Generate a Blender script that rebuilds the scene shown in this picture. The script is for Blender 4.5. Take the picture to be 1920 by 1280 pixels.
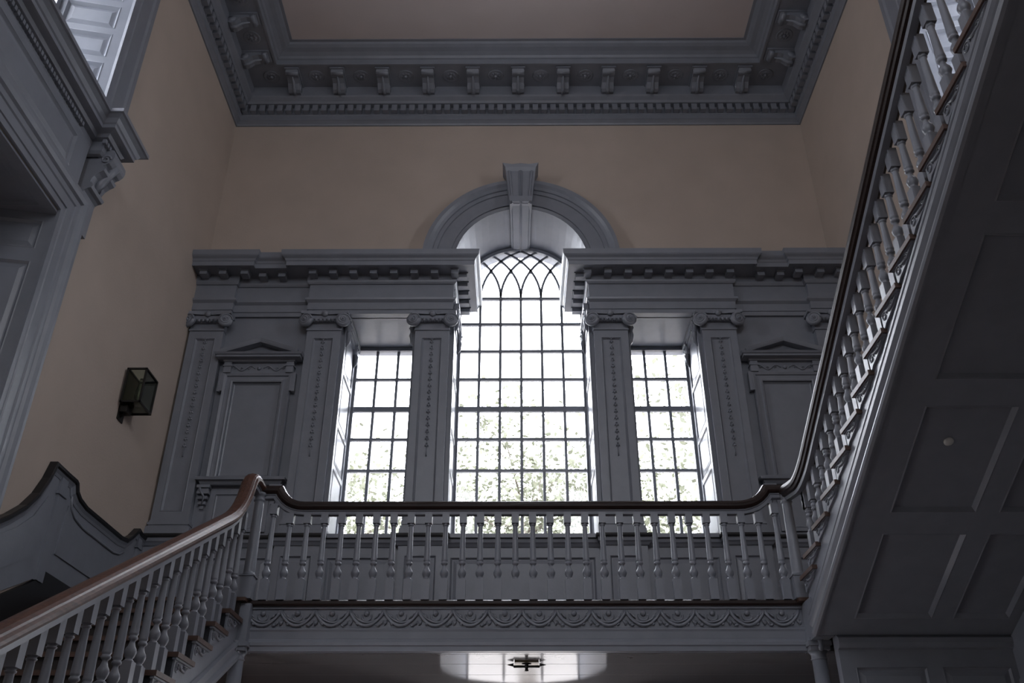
import bpy, bmesh, math, random
from mathutils import Vector, Matrix
random.seed(7)
scene = bpy.context.scene
for o in list(bpy.data.objects): bpy.data.objects.remove(o)
COL = scene.collection
R = math.radians

# ---------------------------------------------------------------- camera
FPX = 1700.0
cam_d = bpy.data.cameras.new('camera'); cam = bpy.data.objects.new('camera', cam_d); COL.objects.link(cam)
cam_d.sensor_width = 36.0; cam_d.lens = FPX / 1920 * 36.0; cam_d.clip_start = .05; cam_d.clip_end = 300
PITCH = R(30.3)
cam.location = (0, 0, 1.6)
cam.rotation_euler = (R(90) + PITCH, 0, math.atan(10 * math.cos(PITCH) / FPX))
scene.camera = cam

# ---------------------------------------------------------------- sky, exposure
SKY = 29.0   # zenith brightness of an evenly overcast sky, falling to a third at the horizon
world = bpy.data.worlds.new('overcast_sky'); scene.world = world; world.use_nodes = True
wn = world.node_tree.nodes; wn.clear()
w_out = wn.new('ShaderNodeOutputWorld'); w_bg = wn.new('ShaderNodeBackground')
w_bg.inputs[0].default_value = (.88, .91, 1.0, 1)
w_tc = wn.new('ShaderNodeTexCoord'); w_sp = wn.new('ShaderNodeSeparateXYZ'); w_m1 = wn.new('ShaderNodeMath'); w_m1.operation = 'MULTIPLY_ADD'
w_m0 = wn.new('ShaderNodeMath'); w_m0.operation = 'MAXIMUM'; w_m0.inputs[1].default_value = 0
w_m1.inputs[1].default_value = SKY*2/3; w_m1.inputs[2].default_value = SKY/3
wl_ = world.node_tree.links
wl_.new(w_tc.outputs['Generated'], w_sp.inputs[0]); wl_.new(w_sp.outputs[2], w_m0.inputs[0]); wl_.new(w_m0.outputs[0], w_m1.inputs[0]); wl_.new(w_m1.outputs[0], w_bg.inputs[1])
world.node_tree.links.new(w_bg.outputs[0], w_out.inputs[0])
vs = scene.view_settings
vs.view_transform = 'Standard'; vs.look = 'None'; vs.exposure = 0.2; vs.gamma = 1.0; vs.use_curve_mapping = False

def area(name, loc, rot, sx, sy, power, color, portal=False):
    l = bpy.data.lights.new(name, 'AREA'); l.shape = 'RECTANGLE'; l.size = sx; l.size_y = sy
    l.energy = power; l.color = color
    if portal: l.cycles.is_portal = True
    o = bpy.data.objects.new(name, l); COL.objects.link(o); o.location = loc; o.rotation_euler = rot
    return o
# portals: they guide the sky's own light through the window openings (no light of their own)
area('light_portal', (.07, 11.0, 7.15), (R(-90), 0, 0), 1.9, 4.8, 1, (1, 1, 1), True)
area('light_portal', (-1.73, 11.0, 6.3), (R(-90), 0, 0), 1.0, 3.1, 1, (1, 1, 1), True)
area('light_portal', (1.87, 11.0, 6.3), (R(-90), 0, 0), 1.0, 3.1, 1, (1, 1, 1), True)
area('light_portal', (-5.0, 5.9, 9.5), (0, R(-90), 0), 3.0, 1.3, 1, (1, 1, 1), True)
area('light_portal', (5.07, 5.9, 9.5), (0, R(90), 0), 3.0, 1.3, 1, (1, 1, 1), True)
area('light_portal', (-1.7, -3.0, 9.75), (R(90), 0, 0), 1.1, 2.4, 1, (1, 1, 1), True)  # this and the next serve the fill openings added in the front wall
area('light_portal', (1.8, -3.0, 9.75), (R(90), 0, 0), 1.1, 2.4, 1, (1, 1, 1), True)
# weak bluish fill lamp added in the hall behind the camera
area('hall_fill', (0, -2.2, 3.2), (R(97), 0, 0), 5.0, 3.4, 15, (.86, .93, 1.0))

# ---------------------------------------------------------------- materials
def mat(name, col, rough=.5, metal=0, noise=.06, nscale=6, bump=0, bscale=60, spec=.5, stretch=None):
    m = bpy.data.materials.new(name); m.use_nodes = True
    nt = m.node_tree; b = nt.nodes['Principled BSDF']
    b.inputs['Roughness'].default_value = rough; b.inputs['Metallic'].default_value = metal
    b.inputs['Specular IOR Level'].default_value = spec
    tc = nt.nodes.new('ShaderNodeTexCoord'); mp = nt.nodes.new('ShaderNodeMapping')
    nt.links.new(tc.outputs['Object'], mp.inputs[0])
    if stretch: mp.inputs['Scale'].default_value = stretch
    n = nt.nodes.new('ShaderNodeTexNoise'); n.inputs['Scale'].default_value = nscale; n.inputs['Detail'].default_value = 5
    nt.links.new(mp.outputs[0], n.inputs[0])
    r = nt.nodes.new('ShaderNodeValToRGB'); nt.links.new(n.outputs[0], r.inputs[0])
    r.color_ramp.elements[0].position = .3; r.color_ramp.elements[1].position = .7
    r.color_ramp.elements[0].color = tuple(c * (1 - noise) for c in col) + (1,)
    r.color_ramp.elements[1].color = tuple(min(1, c * (1 + noise)) for c in col) + (1,)
    nt.links.new(r.outputs[0], b.inputs['Base Color'])
    if bump:
        n2 = nt.nodes.new('ShaderNodeTexNoise'); n2.inputs['Scale'].default_value = bscale
        nt.links.new(mp.outputs[0], n2.inputs[0])
        bp = nt.nodes.new('ShaderNodeBump'); bp.inputs['Strength'].default_value = bump; bp.inputs['Distance'].default_value = .01
        nt.links.new(n2.outputs[0], bp.inputs['Height']); nt.links.new(bp.outputs[0], b.inputs['Normal'])
    return m
PAINT = mat('grey_blue_paint', (.200, .212, .243), .36, bump=.08, bscale=35)
PLASTER = mat('warm_plaster', (.46, .385, .325), .85, noise=.04, nscale=2, bump=.15, bscale=50)
CEIL = mat('ceiling_plaster', (.54, .475, .45), .9, noise=.03, nscale=2)
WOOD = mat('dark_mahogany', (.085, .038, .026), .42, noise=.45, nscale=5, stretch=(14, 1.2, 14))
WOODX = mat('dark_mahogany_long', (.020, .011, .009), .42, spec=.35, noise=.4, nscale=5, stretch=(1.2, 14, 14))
TREAD = mat('worn_tread_wood', (.075, .040, .028), .45, noise=.3, nscale=8, stretch=(1, 5, 5))
DARKW = mat('dark_stained_wood', (.020, .014, .012), .5)
BLACK = mat('black_skirting_paint', (.010, .010, .011), .35)
IRON = mat('black_iron', (.018, .016, .014), .5, metal=.4)
BRASS = mat('aged_brass', (.10, .075, .04), .4, metal=.8)
CANDLE = mat('candle_wax', (.55, .52, .45), .6)
SOFFIT = mat('glossy_soffit_paint', (.17, .165, .165), .13, noise=.08)
FLOORM = mat('brick_floor', (.12, .07, .055), .7, noise=.3)
WHITEP = mat('white_plastic', (.55, .55, .52), .5)
GRASS = mat('pale_paving', (.17, .155, .14), .9, noise=.2)
BARK = mat('tree_bark', (.14, .12, .10), .9, noise=.3)
LEAF = mat('spring_leaf', (.150, .158, .112), .7, noise=.35, nscale=1.2)
OUTW = mat('outer_brick', (.25, .13, .10), .9)
def glass_mat(name, refl=.6, tint=(1, 1, 1)):
    m = bpy.data.materials.new(name); m.use_nodes = True; nt = m.node_tree; nt.nodes.clear()
    out = nt.nodes.new('ShaderNodeOutputMaterial'); mx = nt.nodes.new('ShaderNodeMixShader')
    t = nt.nodes.new('ShaderNodeBsdfTransparent'); t.inputs[0].default_value = tint + (1,)
    g = nt.nodes.new('ShaderNodeBsdfGlossy'); g.inputs['Roughness'].default_value = .04
    f = nt.nodes.new('ShaderNodeFresnel'); f.inputs[0].default_value = 1.45
    k = nt.nodes.new('ShaderNodeMath'); k.operation = 'MULTIPLY'; k.inputs[1].default_value = refl
    nt.links.new(f.outputs[0], k.inputs[0]); nt.links.new(k.outputs[0], mx.inputs[0])
    nt.links.new(t.outputs[0], mx.inputs[1]); nt.links.new(g.outputs[0], mx.inputs[2]); nt.links.new(mx.outputs[0], out.inputs[0])
    return m
GLASS = glass_mat('window_glass')
LGLASS = glass_mat('lantern_glass', .9, (.72, .76, .70))

# ---------------------------------------------------------------- helpers
class MB:
    def __init__(s): s.v = []; s.f = []; s.sm = []
    def add(s, vs, fs, smooth=False):
        o = len(s.v); s.v += [tuple(p) for p in vs]
        for f in fs: s.f.append(tuple(i + o for i in f)); s.sm.append(smooth)
        return s
    def box(s, a, b):
        x0, y0, z0 = (min(a[i], b[i]) for i in range(3)); x1, y1, z1 = (max(a[i], b[i]) for i in range(3))
        return s.add([(x0,y0,z0),(x1,y0,z0),(x1,y1,z0),(x0,y1,z0),(x0,y0,z1),(x1,y0,z1),(x1,y1,z1),(x0,y1,z1)],
              [(0,3,2,1),(4,5,6,7),(0,1,5,4),(1,2,6,5),(2,3,7,6),(3,0,4,7)])
    def prism(s, poly, dirv):
        n = len(poly); d = Vector(dirv)
        return s.add([Vector(p) for p in poly] + [Vector(p) + d for p in poly],
              [tuple(range(n))[::-1], tuple(range(n, 2*n))] + [(i, (i+1) % n, (i+1) % n + n, i + n) for i in range(n)])
    def lathe(s, prof, n=14, c=(0, 0, 0), axis='z', smooth=True):
        vs = []
        for r, z in prof:
            for i in range(n):
                a = 2 * math.pi * i / n; x, y = r * math.cos(a), r * math.sin(a)
                p = (x, y, z) if axis == 'z' else ((x, z, y) if axis == 'y' else (z, x, y))
                vs.append((c[0]+p[0], c[1]+p[1], c[2]+p[2]))
        m = len(prof); fs = [(j*n+i, j*n+(i+1) % n, (j+1)*n+(i+1) % n, (j+1)*n+i) for j in range(m-1) for i in range(n)]
        s.add(vs, fs, smooth)
        o = len(s.v) - len(vs)
        s.f.append(tuple(o+i for i in range(n))); s.sm.append(False)
        s.f.append(tuple(o+(m-1)*n+i for i in range(n))); s.sm.append(False)
        return s
    def sweep(s, prof, path, N, closed=True, smooth=False):
        N = Vector(N); P = [Vector(p) for p in path]; k = len(P); m = len(prof); vs = []
        for i in range(k):
            if i == 0: T = (P[1]-P[0]).normalized(); S = T.cross(N).normalized()
            elif i == k-1: T = (P[-1]-P[-2]).normalized(); S = T.cross(N).normalized()
            else:
                s1 = (P[i]-P[i-1]).normalized().cross(N).normalized(); s2 = (P[i+1]-P[i]).normalized().cross(N).normalized()
                S = (s1 + s2); S = S / max(.25, S.dot(s1))
            for d, h in prof: vs.append(P[i] + S * d + N * h)
        fs = []; q = m if closed else m-1
        for i in range(k-1):
            for j in range(q):
                a = i*m+j; b = i*m+(j+1) % m; fs.append((a, b, b+m, a+m))
        if closed: fs += [tuple(range(m)), tuple(range((k-1)*m, k*m))]
        return s.add(vs, fs, smooth)
    def tube(s, path, r, n=6, smooth=True):
        P = [Vector(p) for p in path]; vs = []; k = len(P)
        rr = r if isinstance(r, (list, tuple)) else [r]*k
        up = Vector((.13, .21, .97))
        for i in range(k):
            T = (P[min(i+1, k-1)] - P[max(i-1, 0)]).normalized()
            A = T.cross(up); A = A.normalized() if A.length > 1e-4 else Vector((1, 0, 0)); B = T.cross(A)
            for j in range(n):
                a = 2*math.pi*j/n; vs.append(P[i] + (A*math.cos(a) + B*math.sin(a)) * rr[i])
        fs = [(i*n+j, i*n+(j+1) % n, (i+1)*n+(j+1) % n, (i+1)*n+j) for i in range(k-1) for j in range(n)]
        fs += [tuple(range(n)), tuple(range((k-1)*n, k*n))]
        return s.add(vs, fs, smooth)
    def frame(s, fn):
        s.v = [tuple(fn(Vector(p))) for p in s.v]; return s
    def mesh(s, name, m):
        me = bpy.data.meshes.new(name); me.from_pydata(s.v, [], s.f)
        bm = bmesh.new(); bm.from_mesh(me)
        for f, q in zip(bm.faces, s.sm): f.smooth = q
        bmesh.ops.recalc_face_normals(bm, faces=bm.faces[:])
        bm.to_mesh(me); bm.free(); me.materials.append(m); return me
WL = {}
def link(name, data, loc, parent, rot=None):
    o = bpy.data.objects.new(name, data); COL.objects.link(o)
    pl = WL[parent.name] if parent is not None else Vector((0, 0, 0))
    o.parent = parent; o.location = Vector(loc) - pl
    if rot: o.rotation_euler = rot
    WL[o.name] = Vector(loc); return o
def part(name, mb, m, parent=None, **props):
    o = link(name, mb.mesh(name, m), (0, 0, 0), parent)
    for k, v in props.items(): o[k] = v
    return o
def inst(name, me, loc, parent=None, rot=None, **props):
    o = link(name, me, loc, parent, rot)
    for k, v in props.items(): o[k] = v
    return o
def tag(o, label, cat=None, group=None, kind=None):
    o['label'] = label
    if cat: o['category'] = cat
    if group: o['group'] = group
    if kind: o['kind'] = kind
    return o
def thing(name, loc, label, cat, group=None):
    return tag(link(name, None, loc, None), label, cat, group)
def struct(name, mb, m, label, cat='architecture'):
    o = part(name, mb, m); return tag(o, label, cat, None, 'structure')
def sempty(name, loc, label, cat='architecture'):
    return tag(link(name, None, loc, None), label, cat, None, 'structure')

def panelled(parent, O, ux, uy, n, W, H, cells, th=.03, m=PAINT, mould=.022, depth=.018, rise=.010, pname='panel', fname='panel_frame', sides=True, raised=True):
    """joined frame with recessed cells; every panel is an object of its own"""
    O, ux, uy, n = Vector(O), Vector(ux).normalized(), Vector(uy).normalized(), Vector(n).normalized()
    P = lambda a, b, d=0: O + ux*a + uy*b + n*d
    xs = sorted({0, W} | {c[0] for c in cells} | {c[2] for c in cells}); ys = sorted({0, H} | {c[1] for c in cells} | {c[3] for c in cells})
    fm = MB()
    for i in range(len(xs)-1):
        for j in range(len(ys)-1):
            cx, cy = (xs[i]+xs[i+1])/2, (ys[j]+ys[j+1])/2
            if any(c[0] < cx < c[2] and c[1] < cy < c[3] for c in cells): continue
            fm.add([P(xs[i], ys[j]), P(xs[i+1], ys[j]), P(xs[i+1], ys[j+1]), P(xs[i], ys[j+1])], [(0, 1, 2, 3)])
    if sides:
        for (a, b, c, d) in ((0, 0, W, 0), (W, 0, W, H), (W, H, 0, H), (0, H, 0, 0)):
            fm.add([P(a, b), P(c, d), P(c, d, -th), P(a, b, -th)], [(0, 1, 2, 3)])
    fo = part(fname, fm, m, parent)
    for c in cells:
        w, h = c[2]-c[0], c[3]-c[1]
        rings = [(0, 0), (mould*.3, .004), (mould*.5, -.004), (mould, -depth)]
        if raised: rings += [(mould+.012, -depth), (mould+.05, -depth+rise)]
        vs = []
        for (e, d) in rings:
            e = min(e, w*.4, h*.4)
            vs += [P(c[0]+e, c[1]+e, d), P(c[2]-e, c[1]+e, d), P(c[2]-e, c[3]-e, d), P(c[0]+e, c[3]-e, d)]
        k = len(rings); fs = [(r*4+i, r*4+(i+1) % 4, r*4+4+(i+1) % 4, r*4+4+i) for r in range(k-1) for i in range(4)] + [(4*k-4, 4*k-3, 4*k-2, 4*k-1)]
        part(pname, MB().add(vs, fs), m, parent)
    return fo

XC = .07; XL = -4.15; XR = 4.22; YB = 10.0; ZC = 11.94; ZL = 3.70
mx = lambda x: 2*XC - x

# ================================================================ ROOM SHELL
# openings of the back wall
OL = (-2.17, -1.29, 4.83, 7.742); OR = (mx(-1.29), mx(-2.17), 4.83, 7.742)
CW = .865; ZS = 8.54; RA = .865
def arc(cx, cz, r, y, a0=0, a1=math.pi, n=24): return [(cx+r*math.cos(a0+(a1-a0)*i/n), y, cz+r*math.sin(a0+(a1-a0)*i/n)) for i in range(n+1)]
mb = MB()
D = (0, .9, 0)
mb.prism([(XL-.3, YB, 8.40), (XC-.90, YB, 8.40), (XC-.90, YB, 12.2), (XL-.3, YB, 12.2)], D)
mb.prism([(XC+.90, YB, 8.40), (XR+.3, YB, 8.40), (XR+.3, YB, 12.2), (XC+.90, YB, 12.2)], D)
# plaster above the arch, opening splayed from r .90 (front) to .865 (window)
A0 = arc(XC, 8.65, .90, 9.95); A1 = arc(XC, 8.54, RA, 10.72); n_ = len(A0)
T0 = [(p[0]*1.0, 9.99, 12.2) for p in A0]
mb.add([(p[0], 10.0, p[2]) for p in A0] + [(p[0], 10.0, 12.2) for p in A0], [(i, i+1, n_+i+1, n_+i) for i in range(n_-1)])
mb.add([(p[0], 10.9, p[2]) for p in A1] + [(p[0], 10.9, 12.2) for p in A1], [(i, i+1, n_+i+1, n_+i) for i in range(n_-1)])
wb = struct('wall_back', mb, PLASTER, 'warm plaster back wall above the cornice and round the arched window', 'wall')
mb = MB()
yb, ye = 9.90, 10.9
x0, x1 = XL-.3, XR+.3
for a, b, c, d in ((x0, OL[0], 4.0, 8.42), (OL[1], XC-CW, 4.0, 8.42), (XC+CW, OR[0], 4.0, 8.42), (OR[1], x1, 4.0, 8.42),
                   (OL[0], OL[1], 4.0, 4.80), (OR[0], OR[1], 4.0, 4.80), (XC-CW, XC+CW, 4.0, 4.80),
                   (OL[0], OL[1], 7.742, 8.42), (OR[0], OR[1], 7.742, 8.42)):
    mb.box((a, yb, c), (b, ye, d))
part('wood_backing', mb, PAINT, wb)
# splayed soffit of the arch
mb = MB()
mb.add(A0 + A1, [(i, i+1, n_+i+1, n_+i) for i in range(n_-1)])
for sx in (-1, 1):
    x = XC + sx*.90; xx = XC + sx*RA
    mb.add([(x, 9.95, 8.4), (x, 9.95, 8.65), (xx, 10.72, 8.54), (xx, 10.72, 8.4)], [(0, 1, 2, 3)])
A2 = [(p[0], 10.92, p[2]) for p in A1]
mb.add(A1 + A2, [(i, i+1, n_+i+1, n_+i) for i in range(n_-1)])
part('arch_soffit', mb, PAINT, wb)

# lower wall under the landing with the arched street doorway
mb = MB(); DW = .88; DS = 3.05
da = [(XC + DW*math.cos(t), YB, DS + .17*math.sin(t)) for t in [math.pi*i/12 for i in range(13)]]
mb.box((x0, YB, 0), (XC-DW, 10.9, 4.0)); mb.box((XC+DW, YB, 0), (x1, 10.9, 4.0))
mb.add(da + [(p[0], YB, 4.0) for p in da], [(i, i+1, 13+i+1, 13+i) for i in range(12)])
mb.add([(p[0], 10.9, p[2]) for p in da] + [(p[0], 10.9, 4.0) for p in da], [(i, i+1, 13+i+1, 13+i) for i in range(12)])
mb.add(da + [(p[0], 10.9, p[2]) for p in da], [(i, i+1, 13+i+1, 13+i) for i in range(12)])
part('lower_wall', mb, PAINT, wb)
# splayed white-lit reveals of the doorway
for sx in (-1, 1):
    mb = MB().prism([(XC+sx*DW, 10.02, 0), (XC+sx*.64, 10.88, 0), (XC+sx*DW, 10.88, 0)], (0, 0, 3.05))
    part('door_reveal', mb, PAINT, wb)
d5 = sempty('door_1', (XC, 10.9, 0), 'arched street doorway under the landing letting daylight in', 'door')
mb = MB(); 
mb.box((XC-.66, 10.86, 2.52), (XC+.66, 10.90, 2.58))
for x in (-.64, -.22, .22, .64): mb.box((XC+x-.015, 10.86, 2.55), (XC+x+.015, 10.9, 3.05))
part('fanlight_bar', mb, PAINT, d5)

# side walls with one tall window each
def side_wall(name, X, out, label):
    wy0, wy1, wz0, wz1 = 5.09, 6.68, 7.90, 11.0
    mb = MB(); X2 = X + out*.75
    for a in ((-2.6, wy0, 0, 12.2), (wy1, YB, 0, 12.2), (wy0, wy1, 0 if out > 0 else 6.95, wz0), (wy0, wy1, wz1, 12.2)):
        mb.box((X, a[0], a[2]), (X2, a[1], a[3]))
    return struct(name, mb, PLASTER, label, 'wall')
mbL = MB()
# left wall also has the deep doorway (Y 5.05..6.47, z 0..6.80)
for a in ((-2.6, 5.05, 0, 7.9), (6.50, YB, 0, 7.9), (5.05, 6.50, 6.78, 7.9), (-2.6, 5.09, 7.9, 11), (6.68, YB, 7.9, 11), (-2.6, YB, 11, 12.2)):
    mbL.box((XL, a[0], a[2]), (XL-.75, a[1], a[3]))
wl = struct('wall_left', mbL, PLASTER, 'warm plaster side wall behind the lantern on the left', 'wall')
wr = side_wall('wall_right', XR, 1, 'warm plaster side wall behind the right hand stair')
fw = MB()
for a in ((XL-.8, 0, XR+.8, 8.6), (XL-.8, 10.9, XR+.8, 12.2), (XL-.8, 8.6, -2.2, 10.9), (-1.2, 8.6, 1.3, 10.9), (2.3, 8.6, XR+.8, 10.9)): fw.box((a[0], -2.9, a[1]), (a[2], -2.6, a[3]))  # two unseen window openings, added so sky light fills the landing from the front
struct('wall_front', fw, PLASTER, 'plaster wall of the hall behind the viewer', 'wall')
struct('floor', MB().box((XL-.8, -2.9, -.2), (XR+.8, 10.9, 0)), FLOORM, 'red brick floor of the stair hall', 'floor')
struct('ceiling', MB().box((XL-.8, -2.9, ZC), (XR+.8, 10.9, ZC+.3)), CEIL, 'plain pale plaster ceiling inside the deep cornice', 'ceiling')

# ---------------------------------------------------------------- ceiling cornice
cor = sempty('trim_1', (0, 10, 11.15), 'deep grey carved cornice round the ceiling with dentils and brackets', 'cornice')
path = [(XL, -2.55, 0), (XL, YB, 0), (XR, YB, 0), (XR, -2.55, 0)]
prof = [(0, 11.145), (.02, 11.145), (.03, 11.17), (.06, 11.20), (.075, 11.21), (.075, 11.285), (.085, 11.295), (.085, 11.43), (.17, 11.44), (.19, 11.47),
        (.235, 11.51), (.25, 11.53), (.25, 11.70), (.66, 11.715), (.66, 11.70), (.69, 11.70), (.69, 11.79), (.71, 11.80), (.73, 11.83), (.78, 11.86), (.84, 11.88), (.88, 11.905), (.90, 11.93), (.94, 11.93), (.94, 11.945), (0, 11.945)]
part('cornice_moulding', MB().sweep(prof, path, (0, 0, 1)), PAINT, cor)
dm = MB().box((-.040, -.09, 0), (.040, 0, .115)).mesh('dentil', PAINT)
pitch = .1305
for k in range(-31, 32): inst('dentil', dm, (XC-.035 + k*pitch, YB-.08, 11.305), cor)
for k in range(1, 56):
    y = YB-.13 - k*pitch
    inst('dentil', dm, (XL+.08, y, 11.305), cor, (0, 0, R(90)))
    inst('dentil', dm, (XR-.08, y, 11.305), cor, (0, 0, R(-90)))
# carved bracket (modillion) and rosette
def modillion_mesh():
    m = MB()
    pr = [(0, 0), (0, -.17), (-.05, -.185), (-.10, -.165), (-.16, -.10), (-.24, -.075), (-.30, -.085), (-.345, -.07), (-.36, -.03), (-.36, 0)]
    m.prism([(-.085, y, z) for y, z in pr], (.17, 0, 0))
    m.box((-.105, -.385, -.028), (.105, 0, 0))
    m.tube([(-.09, -.05, -.10), (.09, -.05, -.10)], .055, 8); m.tube([(-.09, -.315, -.055), (.09, -.315, -.055)], .036, 8)
    m.tube([(0, -.03, -.19), (0, -.10, -.172), (0, -.18, -.10), (0, -.27, -.085)], [.03, .028, .02, .01], 6)
    return m.mesh('modillion', PAINT)
mm = modillion_mesh()
def rosette_mesh():
    m = MB()
    for i in range(8):
        a = i*math.pi/4; c, s = math.cos(a), math.sin(a)
        m.lathe([(.001, -.012), (.026, -.008), (.03, 0)], 6, (.05*c, .05*s, 0))
    m.lathe([(.001, -.035), (.02, -.028), (.028, 0)], 10); m.lathe([(.10, -.006), (.11, -.01), (.12, 0)], 14)
    return m.mesh('rosette', PAINT)
rm = rosette_mesh()
mpos = []
for k in range(-5, 6):
    inst('modillion', mm, (XC-.03+k*.66, YB-.25, 11.71), cor)
for k in range(-6, 6): inst('rosette', rm, (XC-.03+(k+.5)*.66, YB-.45, 11.708), cor)
for k in range(0, 10):
    y = YB-.85-k*.66
    inst('modillion', mm, (XL+.25, y, 11.71), cor, (0, 0, R(90))); inst('modillion', mm, (XR-.25, y, 11.71), cor, (0, 0, R(-90)))
    inst('rosette', rm, (XL+.45, y-.33, 11.708), cor); inst('rosette', rm, (XR-.45, y-.33, 11.708), cor)

# ================================================================ PALLADIAN WINDOWS
YW = 10.70
def bar(mb, a, b): mb.box(a, b)
def sash_window(name, label, x0, x1, z0, z1, cols, zbars, thick, fan=False):
    w = sempty(name, ((x0+x1)/2, YW, z0), label, 'window')
    fr = .045; f = MB()
    f.box((x0, YW-.05, z0), (x0+fr, YW+.06, z1)); f.box((x1-fr, YW-.05, z0), (x1, YW+.06, z1)); f.box((x0, YW-.05, z0-.06), (x1, YW+.06, z0+.02))
    if not fan: f.box((x0, YW-.05, z1-fr), (x1, YW+.06, z1))
    part('window_frame', f, PAINT, w)
    xs = [x0+fr*.4 + (x1-x0-fr*.8)*i/cols for i in range(cols+1)]
    for i in range(1, cols):
        part('glazing_bar', MB().box((xs[i]-.018, YW-.02, z0), (xs[i]+.018, YW+.02, zbars[-1])), PAINT, w)
    for z in zbars[1:-1] + ([zbars[-1]] if fan else []):
        t = .036 if abs(z-thick) < .01 else .018
        part('meeting_rail' if t > .03 else 'glazing_bar', MB().box((x0, YW-.022, z-t), (x1, YW+.022, z+t)), PAINT, w)
    pw, ph = xs[1]-xs[0], zbars[2]-zbars[1]
    pm = MB().box((-pw/2, -.0015, -ph/2), (pw/2, .0015, ph/2)).mesh('pane', GLASS)
    for i in range(cols):
        for j in range(len(zbars)-1):
            o = inst('pane', pm, ((xs[i]+xs[i+1])/2, YW, (zbars[j]+zbars[j+1])/2), w)
    if fan:
        cx = (x0+x1)/2; A = arc(cx, ZS, RA-.0, YW, n=32); B = arc(cx, ZS, RA-.05, YW, n=32)
        f = MB()
        for i in range(32):
            p, q, r, s = A[i], A[i+1], B[i+1], B[i]
            f.add([(u[0], YW-.05, u[2]) for u in (p, q, r, s)] + [(u[0], YW+.06, u[2]) for u in (p, q, r, s)], [(0,1,2,3), (4,5,6,7), (0,1,5,4), (2,3,7,6)])
        part('fanlight_frame', f, PAINT, w)
        for i in range(0, cols+1):
            for sg in (-1, 1):
                pts = []
                c = xs[i] + sg*RA
                for t in range(0, 19):
                    a = t/18*R(88); x = c - sg*RA*math.cos(a); z = ZS + RA*math.sin(a)
                    if (x-cx)**2 + (z-ZS)**2 > (RA-.03)**2 and t > 0: 
                        if pts: pts.append((x, YW, z))
                        break
                    pts.append((x, YW, z))
                if len(pts) > 2: part('tracery_bar', MB().sweep([(-.016, -.018), (.016, -.018), (.016, .018), (-.016, .018)], pts, (0, 1, 0)), PAINT, w)
        g = MB().add([(p[0], YW, p[2]) for p in B], [tuple(range(len(B)))])
        part('fanlight_pane', g, GLASS, w)
    return w
ZB = [5.10+.43*k for k in range(9)]
sash_window('window_1', 'narrow twelve-over sash window left of the tall arched window', OL[0], OL[1], 4.90, 7.73, 3, [4.92, 5.10, 5.53, 5.96, 6.39, 6.82, 7.26, 7.70], 6.82)
w2 = sash_window('window_2', 'tall central arched window with gothic tracery in its head', XC-CW, XC+CW, 4.90, ZS, 6, [4.92] + ZB[:4] + [6.82, 7.26, 7.69, 8.12, 8.54], 6.82, True)
sash_window('window_3', 'narrow sash window right of the tall arched window', OR[0], OR[1], 4.90, 7.73, 3, [4.92, 5.10, 5.53, 5.96, 6.39, 6.82, 7.26, 7.70], 6.82)

# panelled reveals
def volute_mesh():
    m = MB()
    m.lathe([(.090, 0), (.094, -.02), (.090, -.05), (.06, -.055)], 16, axis='y')
    sp = []
    for i in range(40):
        a = i*.36; r = .090*math.exp(-.075*i/1.6); sp.append((r*math.cos(a), -.055, r*math.sin(a)))
    m.tube(sp, .011, 5); m.lathe([(.018, -.045), (.016, -.075), (.001, -.08)], 8, axis='y')
    return m.mesh('volute', PAINT)
vm_ = volute_mesh()
def reveal(x, sgn, z1, label):
    r = sempty('trim_%d' % reveal.k, (x, 10.3, 4.83), label, 'window reveal'); reveal.k += 1
    H = z1-4.84; Wd = .80
    zc = [(.06, .86), (.92, 1.40), (1.47, 2.13), (2.19, 2.83)]
    cr = part('capital_return', MB().box((x, 9.87, z1-.16), (x+sgn*.035, 10.60, z1-.10)).box((x, 9.87, z1-.10), (x+sgn*.05, 10.62, z1-.06)).box((x, 9.87, z1-.06), (x+sgn*.065, 10.64, z1-.01)), PAINT, r)
    for y_ in (9.95, 10.52):
        inst('volute', vm_, (x+sgn*.0, y_, z1-.13), cr, (0, 0, R(90*sgn)))
        part('leaf_carving', MB().tube([(x+sgn*.02, y_-.04, z1-.16), (x+sgn*.04, y_, z1-.24), (x+sgn*.03, y_+.02, z1-.33), (x+sgn*.01, y_, z1-.40)], [.02, .035, .025, .006], 6), PAINT, cr)
    panelled(r, (x+sgn*.012, 9.885, 4.84), (0, 1, 0), (0, 0, 1), (sgn, 0, 0), Wd-.05, H, [(.09, a, Wd-.15, b) for a, b in zc], .012, mould=.018, depth=.010, rise=.006)
reveal.k = 2
reveal(OL[0], 1, 7.74, 'panelled white-lit reveal on the outer side of the left narrow window')
reveal(OL[1], -1, 7.74, 'panelled reveal on the inner side of the left narrow window')
reveal(XC-CW, 1, 7.95, 'panelled reveal on the left of the tall arched window')
reveal(XC+CW, -1, 7.95, 'panelled reveal on the right of the tall arched window')
reveal(OR[0], 1, 7.74, 'panelled reveal on the inner side of the right narrow window')
reveal(OR[1], -1, 7.74, 'panelled white-lit reveal on the outer side of the right narrow window')

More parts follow.
